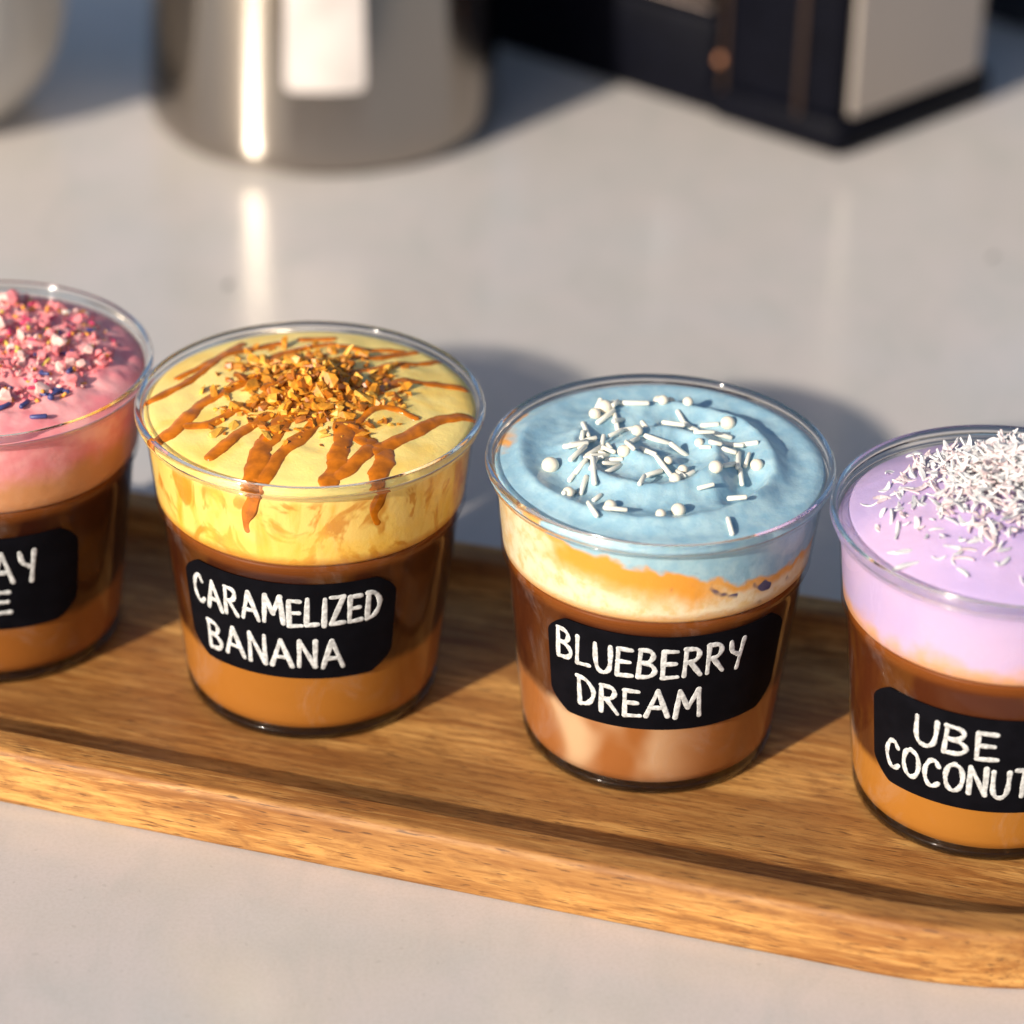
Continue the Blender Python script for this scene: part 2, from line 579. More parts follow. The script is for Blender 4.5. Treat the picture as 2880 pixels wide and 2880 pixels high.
def wall_r(z):
    return RB + (RW - RB) * z / H + (1.1 if z > ZL else 0.0)


def cup_wall():
    p = [(1, 3.2), (29, 3.0), (31.5, 2.2), (32.8, 0.9), (34.0, 0.15), (35.0, 0.0), (35.8, 0.6), (36.3, 2.2)]
    for z in (5, 12, 20, 28, 36, 44, 52, 57, 59.2):
        p.append((wall_r(z), z))
    p += [(wall_r(60.2) + .15, 60.2), (wall_r(60.8) + .55, 60.7), (wall_r(61.2) + .1, 61.3)]
    for z in (63, 68, 74, 80, 84, 86.2):
        p.append((wall_r(z), z))
    p += [(47.1, 87.0)]
    return lathe(p, 112, cap0=True, cap1=False)


def cup_rim():
    p = []
    for k in range(14):
        a = 2 * math.pi * k / 14
        p.append((47.9 + 1.05 * math.cos(a), 88.9 + 1.55 * math.sin(a)))
    # a lower bead under the lip makes the double line
    return lathe(p, 112, closed=True)


def cup_bead():
    p = []
    for k in range(10):
        a = 2 * math.pi * k / 10
        p.append((47.3 + 0.5 * math.cos(a), 86.0 + 0.55 * math.sin(a)))
    return lathe(p, 112, closed=True)


def cup_foot():
    return lathe([(31.5, 2.6), (33.0, 1.0), (34.2, .3), (35.2, .15), (35.7, .8), (36.1, 2.4), (36.2, 3.2), (35.2, 3.0), (33.5, 2.8)], 112, closed=True)


def liquid():
    p = [(30, 3.6), (34.2, 3.7), (35.4, 4.3)]
    for z in (7, 10, 16, 24, 32, 40, 48, 54, 58, 60.6):
        p.append((wall_r(z) - 0.55, z))
    p.append((41.9, 61.6))
    return lathe(p, 112)


def foam(top, edge, rtop=46.2, nr=44, n=128):
    """closed foam body: side against the cup, top from the height function top(x, y)"""
    prof = [(40.5, 61.9), (42.4, 62.2)]
    for z in (63.5, 66, 70, 74, 78, 82):
        if z < edge - 2:
            prof.append((wall_r(z) - 0.6, z))
    prof.append((min(wall_r(edge - 1.6) - 0.6, 46.1), edge - 1.6))
    vs, fs = lathe(prof, n, cap0=True, cap1=False)
    m = len(prof)
    base = (m - 1) * n
    for i in range(nr):
        q = 1 - i / nr
        r = rtop * q
        if i == 0:
            r = rtop
        for k in range(n):
            a = 2 * math.pi * k / n
            x, y = r * math.cos(a), r * math.sin(a)
            ed = 1 - (1 - q) * 12
            z = top(x, y)
            if ed > 0:                       # roll down at the rim
                z -= 0.9 * ed * ed
            vs.append((x, y, z))
    vs.append((0, 0, top(0, 0)))
    ci = len(vs) - 1
    for i in range(nr):
        o0, o1 = base + i * n, base + (i + 1) * n
        for k in range(n):
            l = (k + 1) % n
            fs.append((o0 + k, o0 + l, o1 + l, o1 + k))
    o0 = base + nr * n
    for k in range(n):
        fs.append((o0 + k, o0 + (k + 1) % n, ci))
    return vs, fs


def on_cone(a, z, off):
    r = wall_r(z) + off
    return Vector((r * math.sin(a), -r * math.cos(a), z))


def label_patch(a0, a1, z0, z1, rc=7.5):
    """rounded rectangle wrapped round the cup wall, with thickness"""
    rm = wall_r((z0 + z1) / 2)
    w = (a1 - a0) * rm
    zt = []
    N = 64
    cols = []
    for i in range(N + 1):
        s = w * (0.5 - 0.5 * math.cos(math.pi * i / N))
        d = min(s, w - s)
        cut = 0.0
        if d < rc:
            # corner: between a chamfer and a round
            u = rc - d
            cut = 0.5 * (rc - math.sqrt(max(0, rc * rc - u * u))) + 0.5 * max(0, u - 0.15 * rc)
        cols.append((a0 + s / rm, z0 + cut, z1 - cut))
    vs, fs = [], []
    rows = 7
    for off in (0.30, 0.08):
        for a, lo, hi in cols:
            for j in range(rows):
                vs.append(tuple(on_cone(a, lo + (hi - lo) * j / (rows - 1), off)))
    n1 = (N + 1) * rows
    for i in range(N):
        for j in range(rows - 1):
            q = (i * rows + j, (i + 1) * rows + j, (i + 1) * rows + j + 1, i * rows + j + 1)
            fs.append(q)
            fs.append(tuple(n1 + k for k in q[::-1]))
    rim = [i * rows for i in range(N + 1)] + [N * rows + j for j in range(1, rows)] + \
          [i * rows + rows - 1 for i in range(N - 1, -1, -1)] + [j for j in range(rows - 2, 0, -1)]
    for i in range(len(rim)):
        a, b = rim[i], rim[(i + 1) % len(rim)]
        fs.append((b, a, n1 + a, n1 + b))
    return vs, fs


GLYPH = {
    'A': (.80, [[(0, 0), (.36, 1), (.78, 0)], [(.13, .34), (.64, .33)]]),
    'B': (.62, [[(.03, 1), (0, 0)], [(0, 1), (.36, .97), (.50, .79), (.36, .58), (.03, .52)], [(.1, .53), (.44, .46), (.60, .25), (.42, .05), (0, 0)]]),
    'C': (.60, [[(.56, .82), (.42, .99), (.2, .95), (.03, .65), (.03, .32), (.2, .04), (.42, .02), (.60, .16)]]),
    'D': (.66, [[(.06, .98), (.06, 0)], [(0, 1), (.36, .93), (.62, .62), (.58, .30), (.36, .06), (.06, 0)]]),
    'E': (.55, [[(.02, 1), (0, 0)], [(.02, 1), (.50, .99)], [(.02, .52), (.45, .53)], [(0, 0), (.55, .03)]]),
    'H': (.62, [[(0, 1), (0, 0)], [(.6, 1), (.6, 0)], [(0, .5), (.6, .5)]]),
    'I': (.08, [[(.04, 1), (.04, 0)]]),
    'K': (.6, [[(0, 1), (0, 0)], [(.55, 1), (.04, .46)], [(.14, .54), (.6, 0)]]),
    'L': (.5, [[(.02, 1), (0, 0)], [(0, 0), (.5, .03)]]),
    'M': (.90, [[(0, 0), (.10, 1)], [(.10, 1), (.44, .34)], [(.44, .34), (.78, 1)], [(.78, 1), (.90, 0)]]),
    'N': (.64, [[(0, 0), (.02, 1)], [(.02, 1), (.62, .0)], [(.62, 0), (.62, 1)]]),
    'O': (.68, [[(.34, 1), (.10, .86), (0, .5), (.10, .14), (.34, 0), (.58, .14), (.68, .5), (.58, .86), (.32, 1)]]),
    'R': (.62, [[(.03, 1), (0, 0)], [(0, 1), (.40, .96), (.52, .77), (.38, .56), (.03, .48)], [(.2, .50), (.62, 0)]]),
    'T': (.62, [[(0, 1), (.62, 1)], [(.31, 1), (.30, 0)]]),
    'U': (.60, [[(0, 1), (.01, .35), (.12, .06), (.34, .0), (.53, .16), (.59, .5), (.60, 1)]]),
    'Y': (.56, [[(0, 1), (.10, .66), (.36, .50)], [(.56, 1), (.40, 0)]]),
    'Z': (.58, [[(0, 1), (.56, 1)], [(.56, 1), (0, 0)], [(0, 0), (.58, .03)]]),
}


def text_line(s, a0, a1, z0, z1, rng, stroke=1.5, gap=.26):
    tot = sum(GLYPH[c][0] for c in s) + gap * (len(s) - 1)
    sx = (a1 - a0) / tot
    x = 0
    out = []
    for c in s:
        w, strokes = GLYPH[c]
        jz = rng.uniform(-.05, .05); sl = rng.uniform(-.04, .04); hs = rng.uniform(.95, 1.04)
        for st in strokes:
            straight = len(st) <= 3 and c not in 'CUY'
            pts = [Vector((px + sl * (py - .5), py, 0)) for px, py in st]
            if straight:
                path = []
                for i in range(len(pts) - 1):
                    for k in range(6):
                        path.append(pts[i].lerp(pts[i + 1], k / 6))
                path.append(pts[-1])
            else:
                path = smooth_line(pts, 7)
            P, Nn, Wd = [], [], []
            ph = rng.uniform(0, 6)
            for i, p in enumerate(path):
                a = a0 + (x + p.x) * sx
                z = z0 + (z1 - z0) * (jz + p.y * hs)
                P.append(on_cone(a, z, 0.36)); Nn.append(Vector((math.sin(a), -math.cos(a), -0.1)).normalized())
                Wd.append(stroke * (1 + .16 * math.sin(ph + i * .55) + .06 * math.sin(ph * 3 + i * 2.1)))
            if straight and len(st) == 3:      # sharp apex: two strokes
                h = len(P) // 2
                out.append(ribbon(P[:h + 1], Nn[:h + 1], Wd[:h + 1], 0.07, 8))
                out.append(ribbon(P[h:], Nn[h:], Wd[h:], 0.08, 8))
            else:
                out.append(ribbon(P, Nn, Wd, 0.07 + rng.uniform(0, .02), 8))
        x += w + gap
    return out


CG = "clear cups of iced coffee standing in a row on the serving board"


def base_cup(name, x, y, label, liq, foam_vf, foam_mat, lab, lines, s=1.0, seed=1):
    root = empty(name, x, y, TOP + 0.05)
    root.scale = (s, s, s)
    tag(root, label, "drink cup", CG)
    obj("cup_wall", cup_wall(), "shell", root)
    obj("rim", cup_rim(), "rim", root)
    obj("bead", cup_bead(), "rim", root)
    obj("foot", cup_foot(), "foot", root)
    obj("coffee", liquid(), liq, root)
    fo = obj("foam", foam_vf, foam_mat, root)
    lb = obj("label", label_patch(*lab), "label", root, auto=50)
    rng = random.Random(seed)
    parts = []
    for t in lines:
        parts += text_line(*t, rng)
    obj("lettering", join(parts), "chalk", lb)
    return root, fo


def fbm(x, y, s, seed=0.0):
    return noise.fractal(Vector((x * s, y * s, seed)), 0.8, 2.0, 3)


def surf_normal(top, x, y):
    e = 0.5
    return Vector((-(top(x + e, y) - top(x - e, y)) / (2 * e), -(top(x, y + e) - top(x, y - e)) / (2 * e), 1)).normalized()


# ---- caramelized banana
def top_b(x, y):
    q = min(1, (x * x + y * y) / 45.7 ** 2)
    return 88.9 + 4.0 * (1 - q) + (0.7 * fbm(x, y, .05, 3) + .35 * fbm(x, y, .15, 8) + .1 * fbm(x, y, .5, 1)) * (1 - q ** 3) + 1.6 * math.exp(-(x * x + (y - 3) ** 2) / 320)


D = R
cup_b, foam_b = base_cup("coffee_cup", -57.74, -95.64,
                         "clear cup with yellow foam, caramel drizzle and toffee crumbs, labelled CARAMELIZED BANANA",
                         "liq_b", foam(top_b, 88.9), "bfoam", (D(-53), D(38), 23.3, 56.3),
                         [("CARAMELIZED", D(-47.5), D(31), 42.2, 51.2), ("BANANA", D(-42), D(16.5), 27.6, 36.9)], 1.012, 3)
STR = [
    (4.2, [(-45.0, -0.7), (-39.0, 4.4), (-31.3, 14.6), (-27.5, 23.4), (-19.8, 28.9), (-11.3, 33.1)]),
    (6, [(-40.7, -21.9), (-36.6, -18.9), (-32.3, -10.6), (-29.5, -4.6), (-23.3, 1.7), (-14.7, 9.4)]),
    (4, [(-32.9, -16.4), (-26.2, -16.1), (-20.0, -9.9), (-12, -3)]),
    (4.5, [(-24.7, -31.9), (-20.8, -26.1), (-16.8, -20.2), (-10.7, -13.5)]),
    (7.0, [(-12.9, -44.0), (-12.1, -36.8), (-10.6, -27.8), (-7.0, -17.3), (-3.3, -6.1)]),
    (5, [(-10.0, -43.3), (-5.9, -32.0), (-0.9, -23.9), (4.5, -13.8)]),
    (6.5, [(7.8, -42.0), (9.3, -35.7), (10.5, -27.8), (11.1, -15.8)]),
    (5, [(8.0, -42.0), (12.2, -37.7), (17.7, -28.5), (18, -24)]),
    (6.5, [(19.6, -40.4), (22.5, -32.7), (22.1, -27.1), (17.7, -25.4), (13, -18)]),
    (5, [(20.1, -28.1), (26.3, -21.2), (32.2, -14.0), (37.6, -7.9), (45.0, -3.9)]),
    (3, [(13.9, -15.8), (18.4, -7.8), (24.0, -6.3), (29.8, -9.5)]),
    (4.5, [(13.4, -3.4), (23.3, 7.9), (27.8, 10.6), (33.6, 10.9), (42.5, 11.3)]),
    (3.4, [(3.4, 32.1), (12.4, 30.1), (18.2, 31.1), (24.1, 31.5)]),
    (3, [(11.0, 11.5), (21.6, 20.0), (30.8, 24.3), (35, 28)]),
    (3, [(-27.5, 23.4), (-24.3, 26.7), (-16.4, 30.3)]),
    (4, [(-4.6, 36.3), (4.0, 37.5)]),
    (3, [(16.1, 14.8), (20.8, 12.6), (19.6, 1.7)]),
    (3.2, [(-38, 12), (-30, 21), (-22, 33)]),
    (3.6, [(-18, 18), (-8, 26), (4, 33)]),
    (3.2, [(8, 22), (18, 25), (28, 32)]),
]
rng = random.Random(11)
for w, pts in STR:
    path = [Vector((p.x, p.y, 0)) for p in smooth_line([(*p, 0) for p in pts], 7)]
    P, Nn, Wd = [], [], []
    for i, p in enumerate(path):
        rr = p.length
        if rr > 44.9:
            p = p * (44.9 / rr)
        P.append(Vector((p.x, p.y, top_b(p.x, p.y) - (.75 * max(0, (p.length - 42) / 3) ** 2 if p.length > 42 else 0) + 0.15)))
        Nn.append(surf_normal(top_b, p.x, p.y))
        Wd.append(w * 0.92 * (1 + 0.34 * noise.noise(Vector((i * .2, w, pts[0][0])))))
    obj("caramel_strand", ribbon(P, Nn, Wd, 0.8, 12, 0.45), "caramel", foam_b)
# caramel that ran down between foam and cup
for a, w, z1 in ((-15.5, 5.5, 73), (29, 5.0, 75)):
    n = 14
    P, Nn, Wd = [], [], []
    z0 = 85.8 if w > 2.7 else 80
    if a == 6:
        z0 = 72
    for i in range(n):
        q = i / (n - 1)
        z = z0 + (z1 - z0) * q
        aa = R(a + 5 * math.sin(q * 2.2 + a) * q)
        r = wall_r(z) - 0.58
        P.append(Vector((r * math.sin(aa), -r * math.cos(aa), z)))
        Nn.append(Vector((math.sin(aa), -math.cos(aa), 0)))
        Wd.append(w * (1 - 0.6 * q) * (1 + .2 * math.sin(q * 9 + a)))
    obj("caramel_run", ribbon(P, Nn, Wd, 0.3, 8, 0.35), "caramel", foam_b)
chips = []
for i in range(10):
    r = random.Random(100 + i)
    chips.append([mesh_only("crumb", chip(r, r.uniform(1.5, 2.7), r.uniform(1.2, 2.0), r.uniform(.55, 1.0)), m, False) for m in ("crumb_a", "crumb_b", "crumb_c")])
for i in range(290):
    d = abs(rng.gauss(0, 1)); an = rng.uniform(0, 2 * math.pi)
    x, y = -0.5 + 14.0 * d * math.cos(an), 0.5 + 15.5 * d * math.sin(an)
    if math.hypot(x, y) > 35:
        continue
    hp = 3.6 * math.exp(-((x - .5) ** 2 + (y - 2.5) ** 2) / 170) * rng.random()
    m = rng.choices((0, 1, 2), (5, 3, 2))[0]
    tilt = 0.9 if hp > .6 else 0.45
    inst("crumb", chips[i % 10][m], foam_b, (x, y, top_b(x, y) + .55 + hp),
         (rng.gauss(0, tilt), rng.gauss(0, tilt), rng.uniform(0, 6.3)), rng.uniform(.8, 1.75))

extra = [[], [], []]
for i in range(800):
    d = abs(rng.gauss(0, 1)); an = rng.uniform(0, 2 * math.pi)
    x, y = 0 + 13 * d * math.cos(an), 1.5 + 14 * d * math.sin(an)
    if math.hypot(x, y) > 33:
        continue
    hp = 2.2 * math.exp(-((x - .5) ** 2 + (y - 2.5) ** 2) / 190)
    q = Matrix.Translation((x, y, top_b(x, y) + .3 + hp * rng.random())) @ Matrix.Rotation(rng.uniform(0, 6.3), 4, 'Z') @ Matrix.Rotation(rng.gauss(0, .7), 4, 'X') @ Matrix.Scale(rng.uniform(.5, 1.1), 4)
    vs, fs = chip(rng, 1.9, 1.5, .7, 9)
    extra[rng.choices((0, 1, 2), (4, 4, 2))[0]].append(([tuple(q @ Vector(v)) for v in vs], fs))
for e, m in zip(extra, ("crumb_a", "crumb_b", "crumb_c")):
    obj("crumb_bed", join(e), m, foam_b, smooth=False, kind="stuff")


# ---- blueberry dream
def top_l(x, y):
    r = math.hypot(x, y)
    q = min(1, r / 45.7)
    th = math.atan2(y + 2, x - 2)
    ph = th + r * 0.40
    rid = 1 - math.sqrt(math.sin(ph / 2) ** 2 + .012)
    h = 88.7 + 3.2 * (1 - q * q) + 3.8 * (rid - .4) * (1 - q ** 6) * min(1, r / 9)
    h += (0.8 * fbm(x, y, .06, 9) + .45 * fbm(x, y, .16, 2) + .16 * fbm(x, y, .5, 7)) * (1 - q ** 4)
    # the hook-shaped hollow right of the middle
    for cx, cy, sx, d in ((23, -13.5, 22, 3.4), (19.5, -19, 16, 3.0), (27, -9, 14, 2.2)):
        h -= d * math.exp(-((x - cx) ** 2 + (y - cy) ** 2) / sx)
    h += 2.0 * math.exp(-((x - 15) ** 2 + (y + 15) ** 2) / 30)
    return h


cup_l, foam_l = base_cup("coffee_cup", 40.65, -118.55,
                         "clear cup with swirled blue foam and white sprinkles, labelled BLUEBERRY DREAM",
                         "liq_l", foam(top_l, 88.7, nr=56, n=160), "lfoam", (D(-46), D(57), 24.8, 57.6),
                         [("BLUEBERRY", D(-41), D(34.5), 43.6, 53.2), ("DREAM", D(-32), D(18.5), 29.6, 38.8)], 0.992, 5)
RODS = [(-13.4, 25.0), (-3.1, 24.8), (-11.5, 13.6), (-4.7, 15.7), (-4.3, 6.4), (2.4, 6.2), (-5.6, 0.1), (-1.8, -5.3), (-1.8, -5.3), (3.0, -12.9), (6.8, 20.4), (10.6, 15.9), (11.8, 18.9), (17.0, 18.6), (21.0, 7.8), (27.4, 5.9), (12.9, 2.2), (17.4, 2.5), (16.8, 1.9), (21.3, 1.6), (21.9, 2.7), (21.2, -6.3), (16.9, -8.8), (21.1, -3.0), (17.3, -32.7), (18.3, -39.5), (-21.7, 14.2), (-20.1, 7.3), (-19.1, -7.4), (-18.6, -19.5), (-25.2, -1.0), (-20.7, 3.8), (-24.1, -12.1), (-20.7, -7.5), (-22.4, -20.8), (-20.8, -14.2), (-27.4, -24.3), (-23.5, -18.7), (-17.9, 1.7), (-15.7, -0.5), (-12.6, 20.5), (-11.8, 13.5), (4.6, -13.9), (8.6, -10.9), (4.2, -8.4), (6.2, -13.8), (9.8, 17.1), (10.8, 13.6), (-25.2, -7.7), (-21.2, -0.8), (-22.3, 3.7), (-18.4, 7.4), (-20.7, -3.0), (-16.2, 4.1), (-19.4, 21.3), (-14.8, 22.8), (-9.5, -0.1), (-6.1, 4.6), (5.2, 25.1), (7.3, 19.3), (-25.7, -14.4), (-23.0, -9.8), (-17.2, 15.6), (-13.2, 20.5)]
PEARLS = [(2.9, -30.7, -5.8), (2.2, -10.4, -2.4), (2.5, 19.4, 17.0), (2.2, 26.6, -3.8), (2.3, 14.6, -12.8), (2.4, 4.1, -28.6), (1.7, -0.8, -32.1), (2.1, -14.3, -27.4), (1.5, 1.8, -6.3), (1.8, 8.4, 27.6), (2.6, -15.4, 21.5), (1.6, 10.8, 4.4), (2, -6.6, 6.9), (1.8, 0.2, 32.0), (2, 3.5, -15.1), (2, -25.7, -22.1), (2, -18.3, 17.9), (1.8, 1.3, 27.2), (1.6, 3.5, 29.8), (1.7, -22.4, 0.3), (1.8, 5.9, -8.3)]


def rod_vf(L=1.0, r=0.68):
    p = [(.12 * r, -L / 2), (.7 * r, -L / 2 + .15 * r), (r, -L / 2 + .6 * r), (r, L / 2 - .6 * r), (.7 * r, L / 2 - .15 * r), (.12 * r, L / 2)]
    return lathe(p, 10)


def ball_vf(r=1.0, n=16):
    return lathe([(max(.02, r * math.sin(math.pi * k / 9)), -r * math.cos(math.pi * k / 9)) for k in range(10)], n)


rods = {L: mesh_only("sprinkle", rod_vf(L), "white") for L in (4, 5.5, 7, 8.5, 10)}
ball = mesh_only("sugar_pearl", ball_vf(1.0), "pearl")
rng = random.Random(21)
for i in range(0, len(RODS), 2):
    a, b = Vector(RODS[i]), Vector(RODS[i + 1])
    L = (b - a).length
    key = min(rods, key=lambda k: abs(k - L))
    c = (a + b) / 2
    za, zb = top_l(*a) , top_l(*b)
    d = Vector((b.x - a.x, b.y - a.y, (zb - za) + rng.uniform(-.8, .8)))
    e = d.to_track_quat('Z', 'Y').to_euler()
    inst("sprinkle", rods[key], foam_l, (c.x, c.y, max(top_l(c.x, c.y), (za + zb) / 2) + .30), e, rng.uniform(1.0, 1.18))
for i in range(34):
    x, y = (rng.gauss(-18, 5), rng.gauss(-1, 12)) if i < 20 else (rng.gauss(6, 12), rng.gauss(4, 13))
    d = Vector((rng.gauss(0, 1), rng.gauss(0, 1), rng.uniform(-.2, .5)))
    inst("sprinkle", rods[rng.choice((4, 5.5, 7))], foam_l, (x, y, top_l(x, y) + rng.uniform(.5, 1.5)), d.to_track_quat('Z', 'Y').to_euler(), rng.uniform(.85, 1.1))
for r, x, y in PEARLS:
    r *= 0.86
    inst("sugar_pearl", ball, foam_l, (x, y, top_l(x, y) + r * .4), (0, 0, rng.random() * 6), (r, r, r * .92))

# ---- ube coconut
def top_u(x, y):
    q = min(1, (x * x + y * y) / 45.7 ** 2)
    return 86.2 + 13.5 * (1 - q) + 0.8 * fbm(x, y, .05, 17) * (1 - q ** 3) + 2.5 * math.exp(-((x - 2) ** 2 + (y - 6) ** 2) / 300)


cup_u, foam_u = base_cup("coffee_cup", 134.54, -145.27,
                         "clear cup with lilac foam heaped with shredded coconut, labelled UBE COCONUT",
                         "liq_u", foam(top_u, 85.6), "ufoam", (D(-59), D(30), 18.6, 50.8),
                         [("UBE", D(-37), D(-5.0), 37.2, 46.6), ("COCONUT", D(-51), D(10), 24.2, 33.2)], 1.0, 8)


def shred(rng, L, w, th):
    vs, fs = [], []
    n = 6
    bend = rng.uniform(-1.1, 1.1); curl = rng.uniform(-.5, .9); tw = rng.uniform(-1.6, 1.6)
    for i in range(n + 1):
        q = i / n - .5
        x = q * L; y = bend * L * (q * q - .08); z = curl * L * (q * q - .08)
        ww = w * (1 - .75 * abs(2 * q) ** 3); a = tw * q
        for sy, sz in ((-1, -1), (1, -1), (1, 1), (-1, 1)):
            yy, zz = sy * ww / 2, sz * th / 2
            vs.append((x, y + yy * math.cos(a) - zz * math.sin(a), z + yy * math.sin(a) + zz * math.cos(a)))
    for i in range(n):
        for k in range(4):
            l = (k + 1) % 4
            fs.append((i * 4 + k, i * 4 + l, i * 4 + 4 + l, i * 4 + 4 + k))
    fs.append((3, 2, 1, 0)); fs.append(tuple(n * 4 + k for k in range(4)))
    return vs, fs


shreds = []
for i in range(14):
    r = random.Random(300 + i)
    shreds.append(mesh_only("coconut_shred", shred(r, r.uniform(3.5, 8.5), r.uniform(1.0, 1.7), r.uniform(.45, .8)), "coco" if i % 3 else "coco_b", False))
rng = random.Random(31)
cnt = 0
while cnt < 285:
    d = abs(rng.gauss(0, 1)); an = rng.uniform(0, 2 * math.pi)
    x, y = -2 + 18 * d * math.cos(an), 0 + 17 * d * math.sin(an)
    if math.hypot(x, y) > 41:
        continue
    hp = 9.5 * math.exp(-((x + 1) ** 2 + (y - 1) ** 2) / 260) * rng.random()
    til = .55 if hp > .8 else .25
    inst("coconut_shred", shreds[cnt % 14], foam_u, (x, y, top_u(x, y) + .5 + hp), (rng.gauss(0, .6), rng.gauss(0, til), rng.uniform(0, 6.3)), rng.uniform(.6, 1.12))
    cnt += 1

ex = [[], []]
for i in range(1300):
    d = abs(rng.gauss(0, 1)); an = rng.uniform(0, 2 * math.pi)
    x, y = -1.5 + 16.5 * d * math.cos(an), 0 + 16 * d * math.sin(an)
    if math.hypot(x, y) > 40:
        continue
    hp = 8.5 * math.exp(-((x + 1) ** 2 + (y - 1) ** 2) / 260)
    q = Matrix.Translation((x, y, top_u(x, y) + .4 + hp * rng.random())) @ Matrix.Rotation(rng.uniform(0, 6.3), 4, 'Z') @ Matrix.Rotation(rng.gauss(0, .4), 4, 'Y') @ Matrix.Scale(rng.uniform(.5, 1.0), 4)
    vs, fs = shred(rng, rng.uniform(3, 7.5), rng.uniform(.9, 1.6), .55)
    ex[i % 3 == 0].append(([tuple(q @ Vector(v)) for v in vs], fs))
for e, m in zip(ex, ("coco", "coco_b")):
    obj("coconut_bed", join(e), m, foam_u, smooth=False, kind="stuff")


# ---- pink birthday
def top_p(x, y):
    q = min(1, (x * x + y * y) / 45.7 ** 2)
    return 87.6 + 7.5 * (1 - q) + (2.4 * fbm(x, y, .07, 23) + 1.4 * fbm(x, y, .2, 5)) * (1 - q ** 2)


cup_p, foam_p = base_cup("coffee_cup", -153.67, -71.97,
                         "clear cup with pink foam, cake crumbs and bright sprinkles, label ending in AY",
                         "liq_p", foam(top_p, 87.6, nr=56, n=160), "pfoam", (D(-45), D(45), 21.2, 53.6),
                         [("BIRTHDAY", D(-43), D(25.5), 38.0, 48.6), ("CAKE", D(-22), D(14.8), 27.0, 34.8)], 1.0, 9)
rng = random.Random(41)
pch = [[mesh_only("cake_crumb", chip(random.Random(500 + i), *(random.Random(510 + i).uniform(1.5, 3.6) for _ in range(3)), 18), m, False) for m in ("palepink", "rose")] for i in range(8)]
for i in range(130):
    d = math.sqrt(rng.random()) * 37; an = rng.uniform(0, 6.3)
    x, y = d * math.cos(an), 3 + d * math.sin(an)
    if math.hypot(x, y) > 37:
        continue
    inst("cake_crumb", pch[i % 8][rng.choices((0, 1), (3, 2))[0]], foam_p, (x, y, top_p(x, y) + rng.uniform(.4, 1.8)), (rng.uniform(0, 6), rng.uniform(0, 6), rng.uniform(0, 6)), rng.uniform(.35, 1.0))
ex = [[], [], [], []]
for i in range(900):
    d = math.sqrt(rng.random()) * 38; an = rng.uniform(0, 6.3)
    x, y = d * math.cos(an), 3 + d * math.sin(an)
    if math.hypot(x, y) > 40 or y < -26 + 4 * math.sin(x * .3):
        continue
    vs, fs = chip(rng, *(rng.uniform(.4, 1.1) for _ in range(3)), 8)
    q = Matrix.Translation((x, y, top_p(x, y) + rng.uniform(0, .8)))
    ex[rng.choices(range(4), (5, 5, 1.2, 1))[0]].append(([tuple(q @ Vector(v)) for v in vs], fs))
for e, m in zip(ex, ("palepink", "rose", "orange", "magenta")):
    obj("crumb_bed", join(e), m, foam_p, smooth=False, kind="stuff")
bits = [[mesh_only("sprinkle", v, m) for v in (rod_vf(3.4, .75), rod_vf(5, .7), ball_vf(1.0, 12))] for m in ("magenta", "orange", "yellow", "navy", "white")]
for i in range(210):
    d = math.sqrt(rng.random()) * 37; an = rng.uniform(0, 6.3)
    x, y = d * math.cos(an), 2 + d * math.sin(an)
    if math.hypot(x, y) > 39:
        continue
    m = rng.choices(range(5), (4, 4, 2, 2, 1))[0]
    dd = Vector((rng.gauss(0, 1), rng.gauss(0, 1), rng.uniform(-.4, .4)))
    inst("sprinkle", rng.choice(bits[m]), foam_p, (x, y, top_p(x, y) + rng.uniform(.2, 1.6)), dd.to_track_quat('Z', 'Y').to_euler(), rng.uniform(.4, .8))
for x, y in ((25.4, -21.3), (19.9, -23.7), (20.7, -34.5), (23.1, -26.2), (26.9, -12.8), (18.6, 9.6), (10.6, -31.7), (16.2, -30.0), (24, -22.5)):
    inst("sprinkle", bits[3][rng.randrange(3)], foam_p, (x, y, top_p(x, y) + .6), (1.5, rng.random(), rng.random() * 6), 1.0)

# ------------------------------------------------------------------ steel milk jug behind the banana cup
jx, jy = -82.0, 333.0
jug = empty("milk_jug", jx, jy, 0.05)
jug.scale = (1.045, 1.045, 1.0)
tag(jug, "brushed steel milk jug with a white paper sticker standing on the counter", "milk jug")
prof = [(62.5, 1.2), (65.5, 2.0), (67.2, 3.6), (68.2, 6.2), (68.5, 10), (68.2, 20), (67, 45), (65, 75), (62.3, 100), (58, 122), (54, 138), (52.8, 150), (54.5, 163), (57.0, 170), (57.2, 171), (56.2, 171.2), (53.4, 162), (51.6, 150), (52.8, 138), (56.8, 122), (61.2, 100), (64, 70), (66.5, 20), (66, 6), (60, 4.5)]


def jug_body():
    vs, fs = lathe(prof, 128)
    out = []
    for x, y, z in vs:                       # pinch the lip out into a pouring spout to the left
        if z > 135:
            a = math.atan2(y, x)
            d = (a - math.pi + math.pi) % (2 * math.pi) - math.pi
            k = math.exp(-(d / .28) ** 2) * ((z - 135) / 36) ** 1.6
            x, y = x + math.cos(a) * 14 * k, y + math.sin(a) * 14 * k
        out.append((x, y, z))
    return out, fs


obj("body", jug_body(), "jug", jug, auto=40)
obj("foot_ring", lathe([(58, 0), (63.5, 0), (64.6, .5), (64.8, 1.3), (62.0, 1.6), (58, 1.4)], 96, closed=True), "jug_dark", jug)


def jr(z):
    for (r0, z0), (r1, z1) in zip(prof, prof[1:]):
        if z0 <= z <= z1:
            return r0 + (r1 - r0) * (z - z0) / (z1 - z0)
    return 60


